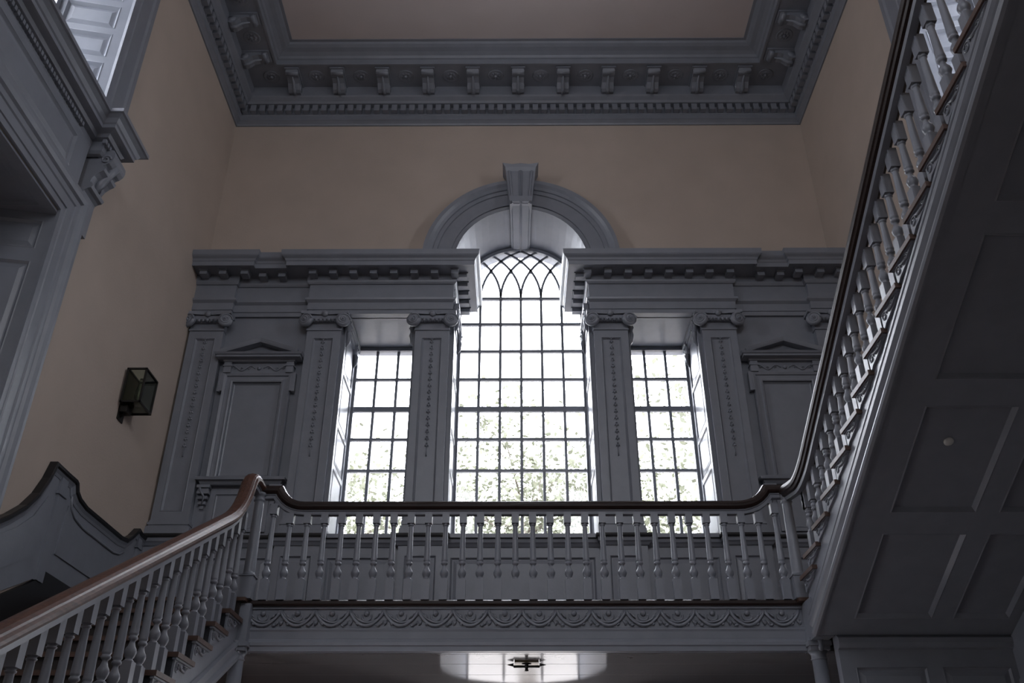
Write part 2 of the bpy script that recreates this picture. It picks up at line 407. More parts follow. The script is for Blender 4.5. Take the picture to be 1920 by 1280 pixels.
# ---------------------------------------------------------------- entablatures left and right
EP = [(0, 7.742), (0, 7.80), (.012, 7.803), (.012, 7.905), (.02, 7.912), (.045, 7.935), (.05, 7.96), (.012, 7.968), (.012, 8.175), (.03, 8.18), (.045, 8.205), (.05, 8.225), (.05, 8.305),
      (.27, 8.315), (.27, 8.30), (.285, 8.30), (.285, 8.36), (.295, 8.37), (.305, 8.395), (.335, 8.42), (.345, 8.435), (.35, 8.505), (-.12, 8.515), (-.12, 7.742)]
def entab(name, mirror, label):
    pts = [(XL, 9.80), (-3.64, 9.80), (-3.64, 9.865), (-2.66, 9.865), (-2.66, 9.80), (-.815, 9.80), (-.815, 10.68)]
    if mirror: pts = [(mx(x), y) for x, y in pts][::-1]; pts[-1] = (XR, 9.80)
    e = sempty(name, (mx(-2.4) if mirror else -2.4, 9.8, 7.74), label, 'entablature')
    part('entablature_moulding', MB().sweep(EP, [(x, y, 0) for x, y in pts], (0, 0, 1)), PAINT, e)
    bm_ = MB().box((-.046, -.13, 0), (.046, 0, .065)).box((-.055, -.145, .05), (.055, 0, .066)).mesh('dentil', PAINT)
    f = (lambda x: mx(x)) if mirror else (lambda x: x)
    xs = [-4.03, -3.78, -3.50] + [-2.62 + .262*k for k in range(8)]
    for x in xs: inst('dentil', bm_, (f(x), 9.75, 8.245), e)
    for x in (-3.28, -3.03): inst('dentil', bm_, (f(x), 9.815, 8.245), e)
    for y in (9.76, 9.97, 10.18, 10.39, 10.60): inst('dentil', bm_, (f(-.765), y, 8.245), e, (0, 0, R(-90 if mirror else 90)))
entab('trim_8', False, 'grey entablature with small dentil blocks left of the arched window')
entab('trim_9', True, 'grey entablature with small dentil blocks right of the arched window')

# ---------------------------------------------------------------- arch surround and keystone
ar = thing('arch_surround', (XC, 9.9, 8.5), 'grey moulded arch over the tall window with a fluted keystone', 'arch')
prof = [(0, 0), (0, .03), (.03, .035), (.06, .045), (.06, .07), (.24, .072), (.245, .09), (.30, .092), (.305, .11), (.34, .13), (.375, .16), (.425, .165), (.43, 0)]
mb = MB(); n = 40; vs = []
for i in range(n+1):
    a = R(-4) + (math.pi + R(8))*i/n
    for d, h in prof: vs.append((XC + (.90+d)*math.cos(a), 10.0-h-.0, 8.65 + (.90+d)*math.sin(a)))
m_ = len(prof)
mb.add(vs, [(i*m_+j, i*m_+(j+1) % m_, (i+1)*m_+(j+1) % m_, (i+1)*m_+j) for i in range(n) for j in range(m_)])
part('arch_moulding', mb, PAINT, ar)
def key_prof(z0, z1, w0, w1, y0, y1):
    m = MB(); xs = [-1, -.84, -.80, -.70, -.66, -.14, -.10, -.05, 0, .05, .10, .14, .66, .70, .80, .84, 1]
    ds = [0, .0, .035, .035, .0, .0, .02, .035, .05, .035, .02, 0, 0, .035, .035, 0, 0]
    vs = []
    for (z, w, y) in ((z0, w0, y0), (z1, w1, y1)):
        for x, d in zip(xs, ds): vs.append((XC+x*w, y-d*.6, z))
        vs.append((XC+w, 10.0, z)); vs.append((XC-w, 10.0, z))
    k = len(xs)+2
    m.add(vs, [(i, (i+1) % k, k+(i+1) % k, k+i) for i in range(k)] + [tuple(range(k)), tuple(range(k, 2*k))]); return m
ks = part('keystone', key_prof(9.50, 10.03, .15, .205, 9.78, 9.72), PAINT, ar)
part('keystone_cap', MB().prism([(XC-.205, 9.72, 10.03), (XC-.215, 9.70, 10.09), (XC-.25, 9.68, 10.15), (XC-.12, 9.69, 10.135), (XC, 9.69, 10.15), (XC+.12, 9.69, 10.135), (XC+.25, 9.68, 10.15), (XC+.215, 9.70, 10.09), (XC+.205, 9.72, 10.03)], (0, .30, 0)), PAINT, ks)
# keystone's lower tongue running back along the arch soffit
kt = MB()
xs = [-.15, -.125, -.115, -.02, 0, .02, .115, .125, .15]; ds = [.03, .03, .045, .045, .06, .045, .045, .03, .03]
vs = []
for (y, zb, sc) in ((9.74, 9.56, 1.0), (10.68, 9.40, .88)):
    for x, d in zip(xs, ds): vs.append((XC+x*sc, y, zb-d))
    vs += [(XC+.15*sc, y, zb+.05), (XC-.15*sc, y, zb+.05)]
k = len(xs)+2
kt.add(vs, [(i, (i+1) % k, k+(i+1) % k, k+i) for i in range(k)] + [tuple(range(k)), tuple(range(k, 2*k))])
part('keystone_tongue', kt, PAINT, ar)

# ---------------------------------------------------------------- pilasters
vm = volute_mesh()
def bellflower_mesh(s=1):
    m = MB()
    for a, l in ((-42, .040), (0, .050), (42, .040)):
        t = R(a); dx, dz = math.sin(t), -math.cos(t)
        m.add([(0, -.004, .010), (dx*l*.5-dz*.010, -.014, dz*l*.5+dx*.010), (dx*l*.5+dz*.010, -.014, dz*l*.5-dx*.010), (dx*l, -.004, dz*l), (dx*l*.5, -.022, dz*l*.5)],
              [(0, 1, 4), (0, 4, 2), (1, 3, 4), (2, 4, 3)])
    m.lathe([(.010, 0), (.012, -.012), (.001, -.018)], 6, (0, 0, .014), axis='y')
    return m.mesh('bellflower', PAINT)
bf = bellflower_mesh()
ppos = ['beside the left side wall', 'between the left niche panel and the left narrow window', 'between the left narrow window and the arched window',
        'between the arched window and the right narrow window', 'between the right narrow window and the right niche panel', 'beside the right side wall, behind the stair rail']
for k, xc in enumerate((-3.905, -2.42, -1.055, mx(-1.055), mx(-2.42), mx(-3.905)-.06)):
    p = thing('pilaster', (xc, 9.8, 4.83), 'grey fluted-panel pilaster with scrolled capital ' + ppos[k], 'pilaster', 'pilasters of the window wall')
    hw = .215
    panelled(p, (xc-hw, 9.80, 5.01), (1, 0, 0), (0, 0, 1), (0, -1, 0), 2*hw, 2.49, [(.085, .10, 2*hw-.085, 2.38)], .10, mould=.028, depth=.022, raised=False, pname='sunk_panel', fname='shaft')
    b = MB()
    for z0, z1, e in ((4.83, 4.90, .04), (4.90, 4.935, .032), (4.935, 4.955, .012), (4.955, 4.985, .022), (4.985, 5.012, .008)): b.box((xc-hw-e, 9.80-e, z0), (xc+hw+e, 9.9, z1))
    part('base', b, PAINT, p)
    c = MB()
    c.box((xc-hw-.008, 9.785, 7.49), (xc+hw+.008, 9.9, 7.515)); c.box((xc-hw, 9.80, 7.515), (xc+hw, 9.9, 7.60))
    c.box((xc-hw-.02, 9.765, 7.60), (xc+hw+.02, 9.9, 7.635)); c.box((xc-hw-.03, 9.75, 7.635), (xc+hw+.03, 9.9, 7.685))
    c.prism([(xc-hw-.085, 9.71, 7.70), (xc-.06, 9.745, 7.70), (xc+.06, 9.745, 7.70), (xc+hw+.085, 9.71, 7.70), (xc+hw+.085, 9.9, 7.70), (xc-hw-.085, 9.9, 7.70)], (0, 0, .042))
    cp = part('capital', c, PAINT, p)
    for s in (-1, 1): inst('volute', vm, (xc+s*(hw+.012), 9.765, 7.615), cp, (0, 0, R(s*16)))
    e = MB()
    for q in range(-3, 4): e.lathe([(.024, 0), (.022, -.03), (.001, -.045)], 8, (xc+q*.052, 9.765, 7.617), axis='y')
    part('egg_moulding', e, PAINT, cp)
    fl = MB().lathe([(.045, 0), (.04, -.02), (.018, -.035), (.001, -.04)], 8, (xc, 9.745, 7.705), axis='y'); part('rosette', fl, PAINT, cp)
    for q in range(17):
        inst('bellflower', bf, (xc, 9.82, 7.345-q*.088), p)
    part('drop_tassel', MB().tube([(xc, 9.815, 7.345-17*.088+.05), (xc, 9.815, 7.345-17*.088-.06)], [.004, .009], 6), PAINT, p)
    part('carved_mask', MB().tube([(xc-.05, 9.812, 7.375), (xc-.03, 9.80, 7.385), (xc, 9.81, 7.37), (xc+.03, 9.80, 7.385), (xc+.05, 9.812, 7.375)], .009, 5), PAINT, p)
# volutes that turn the corner into the reveals, plus architrave band over the niches
for x, s in ((OL[0], 1), (XC-CW, 1), (XC+CW, -1), (OR[1], -1)): pass

# ---------------------------------------------------------------- niche frames (tabernacles)
def scroll_mb(cx, y, cz, w, h, r=.008):
    m = MB()
    for s in (-1, 1):
        pts = [(cx+s*(w*.08+w*.42*t), y-.004, cz + h*.32*math.sin(t*2*math.pi*1.3)) for t in [i/14 for i in range(15)]]
        m.tube(pts, r, 5)
        for t in (.25, .6, .9):
            a0 = [(cx+s*(w*.08+w*.42*t)+.016*math.cos(a)*(1-a/9), y-.006, cz + .016*math.sin(a)*(1-a/9)) for a in [q*.8 for q in range(9)]]
            m.tube(a0, r*.7, 4)
    m.lathe([(.026, 0), (.02, -.02), (.001, -.028)], 8, (cx, y, cz), axis='y')
    return m
def tabernacle(cx, label):
    t = thing('niche_frame', (cx, 9.87, 5.2), label, 'wall panel frame', 'pedimented niche frames')
    Y = 9.88
    panelled(t, (cx-.30, Y-.004, 5.56), (1, 0, 0), (0, 0, 1), (0, -1, 0), .60, 1.225, [(.004, .004, .596, 1.221)], .02, mould=.02, depth=.012, raised=False, fname='panel_rim')
    # eared architrave as one mitred sweep
    pa = [(cx-.30, 0, 5.55), (cx-.30, 0, 6.79), (cx+.30, 0, 6.79), (cx+.30, 0, 5.55)]
    mb = MB().sweep([(0, .0), (0, .035), (-.02, .04), (-.03, .025), (-.075, .028), (-.08, .045), (-.11, .055), (-.115, 0)], [(x, Y, z) for x, _, z in pa], (0, -1, 0))
    ao = part('architrave', mb, PAINT, t)
    for s in (-1, 1): part('ear', MB().box((cx+s*.41, Y-.052, 6.66), (cx+s*.455, Y, 6.905)).box((cx+s*.44, Y-.062, 6.65), (cx+s*.47, Y, 6.905)), PAINT, ao)
    part('frieze', MB().box((cx-.40, Y-.03, 6.905), (cx+.40, Y, 7.05)), PAINT, t)
    part('frieze_carving', scroll_mb(cx, Y-.033, 6.975, .66, .10), PAINT, t)
    for s in (-1, 1): part('frieze_block', MB().box((cx+s*.34, Y-.07, 6.905), (cx+s*.43, Y, 7.05)).box((cx+s*.33, Y-.08, 6.99), (cx+s*.44, Y, 7.01)), PAINT, t)
    cp = [(0, 7.05), (.04, 7.055), (.05, 7.075), (.12, 7.08), (.12, 7.105), (.135, 7.11), (.15, 7.135), (0, 7.14)]
    part('horizontal_cornice', MB().sweep(cp, [(cx-.40, Y, 0), (cx-.40, Y-.035, 0), (cx+.40, Y-.035, 0), (cx+.40, Y, 0)], (0, 0, 1)), PAINT, t)
    ped = MB().prism([(cx-.44, Y-.05, 7.13), (cx, Y-.05, 7.29), (cx+.44, Y-.05, 7.13)], (0, .05, 0)); po = part('pediment', ped, PAINT, t)
    rk = [(0, 0), (.0, .15), (.02, .16), (.05, .17), (.055, 0)]
    part('raking_cornice', MB().sweep([(d, h) for d, h in rk], [(cx+.47, Y, 7.135), (cx, Y, 7.31-.02), (cx-.47, Y, 7.135)], (0, -1, 0)), PAINT, po)
    sp = [(0, 5.44), (.03, 5.445), (.045, 5.47), (.05, 5.485), (.085, 5.49), (.09, 5.52), (.08, 5.53), (0, 5.55)]
    part('sill', MB().sweep(sp, [(cx-.43, Y, 0), (cx-.43, Y-.02, 0), (cx+.43, Y-.02, 0), (cx+.43, Y, 0)], (0, 0, 1)), PAINT, t)
    for s in (-1, 1):
        c = MB(); x = cx+s*.415
        for i, (z, w, d) in enumerate(((5.44, .075, .075), (5.40, .06, .055), (5.37, .068, .062), (5.31, .055, .05), (5.25, .042, .035), (5.20, .022, .02), (5.17, .008, .01))):
            if i < 6: c.box((x-w, Y-d, z-.035), (x+w, Y, z))
        c.tube([(x-.05, Y-.055, 5.42), (x-.02, Y-.065, 5.36), (x+.02, Y-.06, 5.30), (x, Y-.03, 5.20)], [.018, .014, .012, .006], 6)
        part('console', c, PAINT, t)
    panelled(t, (cx-.34, Y-.004, 4.90), (1, 0, 0), (0, 0, 1), (0, -1, 0), .68, .50, [(.06, .04, .62, .45)], .02, mould=.02, depth=.012, raised=False, pname='apron_panel', fname='apron_frame')
tabernacle(-3.18, 'grey pedimented panel frame between the two leftmost pilasters')
tabernacle(mx(-3.18), 'grey pedimented panel frame partly hidden behind the right stair rail')

# ---------------------------------------------------------------- dado of the landing
dd = sempty('trim_10', (XC, 9.8, ZL), 'grey panelled dado under the windows with a black cap', 'dado')
# section edges: pedestals under pilasters stand forward
segs = []
px = [(-3.905, .25), (-2.42, .25), (-1.055, .25), (mx(-1.055), .25), (mx(-2.42), .25), (mx(-3.905)-.06, .25)]
xprev = XL
pathd = []
for c, h in px:
    a, b = c-h, c+h
    if a > xprev+.02: segs.append((xprev, a, 9.83)); pathd += [(xprev, 9.83), (a, 9.83)]
    a = max(a, XL); b = min(b, XR)
    segs.append((a, b, 9.755)); pathd += [(a, 9.755), (b, 9.755)]
    xprev = b
for a, b, y in segs:
    W = b-a; m_ = min(.075, W*.2)
    panelled(dd, (a, y, ZL+.16), (1, 0, 0), (0, 0, 1), (0, -1, 0), W, .86, [(m_, .07, W-m_, .73)], .15, mould=.022, depth=.018)
pathd = [(x, y, 0) for x, y in pathd]
pd = [pathd[0]] + [p for i, p in enumerate(pathd[1:]) if p != pathd[i]]
part('cap_moulding', MB().sweep([(-.16, 4.70), (.012, 4.70), (.03, 4.73), (.045, 4.745), (.05, 4.785), (-.16, 4.785)], pd, (0, 0, 1)), PAINT, dd)
part('cap_board', MB().sweep([(-.18, 4.785), (.065, 4.785), (.07, 4.80), (.065, 4.825), (-.18, 4.825)], pd, (0, 0, 1)), BLACK, dd)
part('skirting', MB().sweep([(-.15, ZL), (.02, ZL), (.02, ZL+.14), (0, ZL+.16), (-.15, ZL+.16)], pd, (0, 0, 1)), BLACK, dd)
part('window_stool', MB().box((OL[0], 9.75, 4.79), (OL[1], 10.68, 4.835)).box((OR[0], 9.75, 4.79), (OR[1], 10.68, 4.835)).box((XC-CW, 9.75, 4.79), (XC+CW, 10.68, 4.835)), PAINT, dd)

# ================================================================ LANDING
ld = thing('stair_landing', (XC, 9.0, 3.26), 'wide half landing with a carved fascia spanning below the balustrade', 'landing')
WX0, WX1 = -2.42, 2.60; YLF = 8.22
part('floor_slab', MB().box((XL, YLF+.03, 3.30), (XR, 9.98, ZL-.03)), DARKW, ld)
part('floor_boards', MB().box((XL, 8.06, ZL-.03), (-2.40, 9.98, ZL)).box((-2.40, YLF, ZL-.03), (2.5, 9.98, ZL)).box((2.5, 8.1, ZL-.03), (XR, 9.98, ZL)), TREAD, ld)
part('nosing', MB().sweep([(-.05, ZL-.05), (.03, ZL-.05), (.045, ZL-.035), (.045, ZL-.01), (.03, ZL), (-.05, ZL)], [(WX0-.03, YLF-.01, 0), (WX1, YLF-.01, 0)], (0, 0, 1)), WOODX, ld)
part('fascia', MB().sweep([(-.03, 3.66), (.018, 3.655), (.018, 3.63), (0, 3.625), (0, 3.465), (.012, 3.46), (.018, 3.448), (.010, 3.43), (.006, 3.37), (.02, 3.36), (.035, 3.335), (.035, 3.31), (.022, 3.30), (.022, 3.262), (-.03, 3.255)], [(WX0, YLF, 0), (WX1, YLF, 0)], (0, 0, 1)), PAINT, ld)
def wave_mesh(flip):
    m = MB(); s = -1 if flip else 1; w = .306
    for off, rad, top, bot, yy in ((0, .013, .070, -.062, -.014), (.045, .009, .068, -.034, -.010)):
        U = [(s*(-w/2 + w*t + off*(t-.5)*.0 + off*.3), yy, top - (top-bot)*math.sin(math.pi*t)**.7) for t in [i/16 for i in range(17)]]
        m.tube(U, rad, 6)
    m.tube([(s*(.002+.042*math.cos(a)), -.010, .020+.040*math.sin(a)) for a in [R(q) for q in range(-200, 21, 20)]], .009, 6)
    m.lathe([(.026, 0), (.024, -.018), (.014, -.028), (.001, -.031)], 10, (0, 0, .046), axis='y')
    for a, b, c, d in ((-.150, -.062, -.120, -.012), (-.140, -.062, -.152, -.015), (.118, -.060, .148, -.020), (.085, -.058, .125, -.062), (-.115, .045, -.065, -.005), (.115, .045, .070, -.002), (-.07, -.062, -.095, -.035)):
        m.tube([(s*a, -.004, b), (s*(a*.5+c*.5)+.006, -.018, b*.5+d*.5), (s*c, -.006, d)], [.004, .012, .003], 5)
    return m.mesh('scroll_carving', PAINT)
wm = [wave_mesh(False), wave_mesh(True)]
for k in range(16):
    x = WX0+.155 + k*.3085
    inst('scroll_carving', wm[0 if k < 8 else 1], (x, YLF-.0, 3.545), ld)
# glossy plank soffit under the landing
for k, (a, b) in enumerate(((8.22, 8.335), (8.345, 8.77), (8.78, 9.30), (9.31, 9.80))):
    part('soffit_board', MB().box((XL+.01 if a < 9.9 else WX0, a, 3.262), (XR-.01, b, 3.30)), SOFFIT, ld)
part('soffit_gap', MB().box((WX0, 8.23, 3.285), (WX1, 9.98, 3.31)), BLACK, ld)

hk = thing('ceiling_hook', (.09, 8.73, 3.26), 'small dark iron cross-shaped lantern hook on the boards under the landing', 'hook')
hk_m = MB().lathe([(.05, 0), (.045, -.015), (.018, -.02), (.014, -.06), (.02, -.075), (.001, -.08)], 12, (.09, 8.70, 3.262))
part('hook_stem', hk_m, IRON, hk)
part('cross_bar', MB().box((-.03, 8.69, 3.215), (.21, 8.71, 3.235)), IRON, hk)
part('back_plate', MB().box((-.02, 8.62, 3.25), (.20, 8.78, 3.262)), BRASS, hk)
for s in (-1, 1):
    part('spike', MB().lathe([(.018, 0), (.001, s*.06)], 6, (.09+s*.12, 8.70, 3.24), axis='x'), IRON, hk)

# partition under the landing, right of the column
pt = sempty('wall_partition', (3.4, 8.3, 0), 'dark grey panelled partition below the right hand stair', 'wall')
panelled(pt, (2.72, 7.95, 0), (1, 0, 0), (0, 0, 1), (0, -1, 0), XR-2.72, 3.34, [(.12, 2.0, .72, 3.08), (.84, 2.0, 1.42, 3.08), (.12, .4, .72, 1.8), (.84, .4, 1.42, 1.8)], .1)
part('top_moulding', MB().sweep([(0, 3.22), (.03, 3.23), (.05, 3.27), (.05, 3.31), (0, 3.34)], [(2.72, 7.95, 0), (XR, 7.95, 0)], (0, 0, 1)), PAINT, pt)

# ================================================================ BALUSTERS, NEWELS, RAILS
def baluster_mesh(h, top=.085, w=.036):
    m = MB(); b = .185
    m.box((-w, -w, 0), (w, w, b)); 
    pr = [(.033, b), (.034, b+.006), (.026, b+.012), (.022, b+.018), (.030, b+.030), (.038, b+.052), (.0385, b+.066), (.034, b+.082), (.024, b+.098), (.018, b+.118), (.017, b+.130),
          (.022, b+.134), (.030, b+.142), (.031, b+.152), (.026, b+.160), (.024, b+.165), (.030, b+.172), (.0305, b+.18), (.029, b+.19)]
    zt = h-top
    pr += [(.021, zt-.030), (.021, zt-.026), (.028, zt-.022), (.029, zt-.014), (.022, zt-.008), (.030, zt)]
    m.lathe(pr, 12); m.box((-w*.93, -w*.93, zt), (w*.93, w*.93, h+.015))
    return m.mesh('baluster', PAINT)
def newel_mesh(h, w=.062):
    m = MB(); b = .20
    m.box((-w, -w, 0), (w, w, b)); m.box((-w-.008, -w-.008, b), (w+.008, w+.008, b+.012))
    m.lathe([(.058, b+.012), (.060, b+.025), (.052, b+.035), (.052, b+.05), (.044, h-.09), (.044, h-.085), (.054, h-.075), (.054, h-.065), (.046, h-.055), (.050, h-.03), (.062, h-.02), (.062, h)], 16)
    return m.mesh('newel_post', PAINT)
CAPP = [(-.046, -.052), (-.036, -.062), (-.022, -.072), (-.002, -.074), (.006, -.066), (.012, -.060), (.024, -.056), (.038, -.040), (.046, 0), (.038, .040), (.024, .056), (.012, .060), (.006, .066), (-.002, .074), (-.022, .072), (-.036, .062), (-.046, .052)]
SUBP = [(-.088, -.030), (-.060, -.032), (-.056, -.042), (-.040, -.044), (-.040, .044), (-.056, .042), (-.060, .032), (-.088, .030)]
CAPU = [(-.078, -.034), (-.070, -.052), (-.050, -.060), (-.042, -.072), (-.015, -.078), (.008, -.074), (.014, -.062), (.026, -.056), (.040, -.040), (.048, 0), (.040, .040), (.026, .056), (.014, .062), (.008, .074), (-.015, .078), (-.042, .072), (-.050, .060), (-.070, .052), (-.078, .034)]
SUBU = [(-.108, -.026), (-.074, -.034), (-.074, .034), (-.108, .026)]
def ease(p0, p1, p2, n=6):
    P = [Vector(p) for p in (p0, p1, p2)]
    return [tuple(P[0]*(1-t)**2 + P[1]*2*t*(1-t) + P[2]*t*t) for t in [i/n for i in range(n+1)]]

# landing balustrade
YR = 8.19
lb = thing('landing_balustrade', (XC, YR, ZL), 'grey turned balustrade with a dark rail along the landing edge', 'balustrade')
zt = 4.58
pa = [(-2.455, YR, 4.74), (-2.26, YR, 4.74)] + ease((-2.25, YR, 4.74), (-2.17, YR, zt), (-2.0, YR, zt)) + ease((2.07, YR, zt), (2.28, YR, zt), (2.37, YR, 4.74)) + [(2.56, YR, 4.74)]
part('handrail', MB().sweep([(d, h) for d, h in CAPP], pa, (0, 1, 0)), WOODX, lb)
part('subrail', MB().sweep(SUBP, pa, (0, 1, 0)), PAINT, lb)
bm0 = baluster_mesh(zt-.085-ZL)
for k in range(30):
    x = -2.284 + k*(2.425+2.284)/29
    me = bm0
    if k in (0, 29): me = baluster_mesh(zt-.085-ZL+.09)
    inst('baluster', me, (x, YR, ZL), lb)

# ---- lower flight (left): nosings Y = 7.714-.347k, z = 3.514-.1875k
XWL = -2.45
NL = 18
lf = thing('lower_staircase', (-3.3, 1.4, 0), 'lower stair flight with worn wooden treads rising along the left wall', 'staircase')
tm = MB().box((XL+.002-XWL, 0, -.035), (.045, .385, 0)).mesh('tread', TREAD)
rmsh = MB().box((XL+.002-XWL, 0, -.19), (.0, .02, -.03)).mesh('riser', DARKW)
brk = MB()
brk.prism([(0, .03, -.04), (0, .345, -.04), (0, .345, -.055), (0, .30, -.07), (0, .26, -.11), (0, .20, -.125), (0, .14, -.145), (0, .08, -.16), (0, .05, -.185), (0, .03, -.185)], (.016, 0, 0))
for (cy, cz, r0) in ((.085, -.10, .045), (.235, -.078, .028)):
    brk.tube([(.018, cy + r0*math.cos(a)*(1-a/11), cz + r0*math.sin(a)*(1-a/11)) for a in [q*.6 for q in range(14)]], .007, 5)
brk.tube([(.018, .10, -.055), (.022, .16, -.095), (.02, .24, -.10), (.018, .31, -.06)], [.006, .012, .010, .005], 5)
brk.box((.0, .01, -.05), (.03, .365, -.036))
brm = brk.mesh('stair_bracket', PAINT)
brk2 = MB(); brk2.v = [(-x, y, z) for x, y, z in brk.v]; brk2.f = [f[::-1] for f in brk.f]; brk2.sm = brk.sm
for k in range(NL):
    y, z = 7.714-.347*k, 3.514-.1875*k
    inst('tread', tm, (XWL, y, z), lf); inst('riser', rmsh, (XWL, y+.03, z), lf)
    if k < 12: inst('stair_bracket', brm, (XWL+.002, y, z), lf)
inst('riser', MB().box((XL+.002-XWL, 0, -.17), (.0, .02, -.03)).mesh('riser', DARKW), (XWL, 8.09, ZL), lf)
poly = []
for k in range(NL):
    y, z = 7.744-.347*k, 3.514-.1875*k-.03
    poly += [(XWL-.045, y+.347, z), (XWL-.045, y, z), ]
    if k < NL-1: poly += []
yE, zE = poly[-1][1], 0
poly = [(XWL-.045, 8.2, 3.514-.03)] + poly[1:] + [(XWL-.045, yE, max(0, zE)), (XWL-.045, yE+.35, 0)] + [(XWL-.045, 8.2, 3.22)]
part('string_board', MB().prism(poly, (.045, 0, 0)), PAINT, lf)
sl = .1875/.347
stm = [(-.02, 0), (-.02, .03), (.0, .045), (.03, .045), (.05, .03), (.06, .02), (.10, .02), (.11, .035), (.135, .035), (.145, .0)]
part('string_moulding', MB().sweep([(d, -h) for d, h in stm], [(XWL, 2.2, 3.22-sl*6.0), (XWL, 8.2, 3.22)], (-1, 0, 0)), PAINT, lf)
part('soffit_board', MB().prism([(XWL-.02, 8.2, 3.20), (XWL-.02, 2.3, 3.20-sl*5.9), (XWL-.02, 2.3, 3.25-sl*5.9), (XWL-.02, 8.2, 3.25)], (XL-XWL+.02, 0, 0)), PAINT, lf)

zr = lambda y: 4.15 + .54*(y-7.32)
lbl = thing('lower_balustrade', (XWL, 5, 2), 'grey stair balustrade with a brown handrail climbing from lower left', 'balustrade')
pa = [(XWL, 1.6, zr(1.6)), (XWL, 7.25, zr(7.25))] + ease((XWL, 7.36, zr(7.36)), (XWL, 7.68, zr(7.68)), (XWL, 7.80, 4.62)) + ease((XWL, 7.82, 4.67), (XWL, 7.87, 4.78), (XWL, 8.02, 4.77), 4) + [(XWL, 8.22, 4.75)]
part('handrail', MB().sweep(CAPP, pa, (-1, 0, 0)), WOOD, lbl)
part('subrail', MB().sweep(SUBP, pa, (-1, 0, 0)), PAINT, lbl)
for k in range(NL):
    for j, dy in enumerate((.075, .245)):
        y = 7.714-.347*k+dy; z = 3.514-.1875*k
        hgt = zr(y)-.10-z
        if y > 7.55: hgt = zr(y)-.10-z+.03
        inst('baluster', baluster_mesh(hgt, .15), (XWL-.045, y, z), lbl)
inst('newel_post', newel_mesh(4.70-ZL), (XWL+.02, 8.16, ZL), lbl)

# ---- upper flight (right): nosings Y = 8.19-.348k, z = 3.86+.14k
XWR = 2.56
uf = thing('upper_staircase', (3.4, 7.9, 3.3), 'upper stair flight rising to the right with a dark panelled underside', 'staircase')
NU = 18
tm2 = MB().box((-.045, -.385, -.035), (XR-XWR-.002, 0, 0)).mesh('tread', TREAD)
rm2 = MB().box((0, -.02, -.155), (XR-XWR-.002, 0, -.03)).mesh('riser', PAINT)
b2 = MB(); b2.v = [(-x, -y, z*.80) for x, y, z in brk.v]; b2.f = brk.f; b2.sm = brk.sm
brm2 = b2.mesh('stair_bracket', PAINT)
ny = lambda k: 8.19-.348*k if k > 0 else 8.03
nz = lambda k: 3.86+.14*k
for k in range(NU):
    inst('tread', tm2, (XWR, ny(k), nz(k)), uf); inst('riser', rm2, (XWR, ny(k)-.03, nz(k)), uf)
    inst('stair_bracket', brm2, (XWR-.002, ny(k), nz(k)), uf)
sz = lambda y: 3.351 + .45*(7.893-y)
poly = []
for k in range(NU):
    poly += [(XWR, ny(k)-.03, (nz(k-1) if k else 3.70)-.03), (XWR, ny(k)-.03, nz(k)-.03)]
poly = [(XWR, 8.2, 3.67)] + poly + [(XWR, ny(NU), nz(NU-1)-.03), (XWR, ny(NU), sz(ny(NU))), (XWR, 7.93, sz(7.93)), (XWR, 8.2, 3.34)]
part('string_board', MB().prism(poly, (.045, 0, 0)), PAINT, uf)
rp = [(-.012, .0), (-.012, .02), (.0, .038), (.02, .045), (.045, .038), (.055, .022), (.075, .018), (.088, .030), (.11, .045), (.14, .046), (.165, .035), (.178, .018), (.20, .016), (.21, .024), (.23, .024), (.24, 0)]
part('string_moulding', MB().sweep([(d, -h) for d, h in rp], [(XWR, 7.93, sz(7.93)), (XWR, 1.8, sz(1.8))], (1, 0, 0)), PAINT, uf)
# panelled soffit on the slope
sv = Vector((0, -1, .45)).normalized(); sn = Vector((0, -.45, -1)).normalized()
L = lambda y: (7.93-y)*math.sqrt(1+.45**2)
rows = [(7.73, 6.79), (6.585, 5.63), (5.425, 4.404), (4.215, 3.20), (3.0, 2.0)]
cells = []
for a, b in rows:
    for c, d in ((2.82, 3.475), (3.64, 4.12)): cells.append((c-2.60, L(a), d-2.60, L(b)))
panelled(uf, (2.60, 7.93, sz(7.93)), (1, 0, 0), sv, sn, XR-2.60, L(1.9), cells, .04, m=PAINT, mould=.035, depth=.03, raised=False, pname='soffit_panel', fname='soffit_frame')
part('upper_floor', MB().box((XWR, -2.5, 6.15), (XR, 2.1, 6.28)), PAINT, uf)
sm_ = thing('smoke_detector', (3.07, 5.95, sz(5.95)), 'small round white disc fixed to the panelled underside of the right stair', 'detector')
dsc = MB().lathe([(.036, .0), (.036, .016), (.028, .024), (.001, .026)], 16)
q = sn.to_track_quat('Z', 'Y').to_matrix()
dsc.frame(lambda p: q @ p + Vector((3.085, 5.95, sz(5.95))) - sn*.035)
part('disc', dsc, WHITEP, sm_)

zu = lambda y: 5.262 + .487*(6.354-y)
ub = thing('upper_balustrade', (XWR, 7.9, 4), 'dark-lit balustrade with a black handrail climbing steeply on the right', 'balustrade')
pa = [(XWR, 8.22, 4.74), (XWR, 8.0, 4.70), (XWR, 7.82, 4.67)] + ease((XWR, 7.78, 4.665), (XWR, 7.62, 4.655), (XWR, 7.4, zu(7.4)), 5) + [(XWR, 1.2, zu(1.2))]
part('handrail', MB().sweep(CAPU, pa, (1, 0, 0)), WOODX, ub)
part('subrail', MB().sweep(SUBU, pa, (1, 0, 0)), PAINT, ub)
for k in range(0, 17):
    for j, dy in enumerate((.085, .259)):
        y = ny(k)-dy; z = nz(k)
        if k == 0 and j == 0: continue
        hgt = max(zu(y), 4.65)-.10-z
        inst('baluster', baluster_mesh(hgt, .15), (XWR+.045, y, z), ub)
inst('newel_post', newel_mesh(4.68-ZL), (XWR-.01, 8.17, ZL), ub)

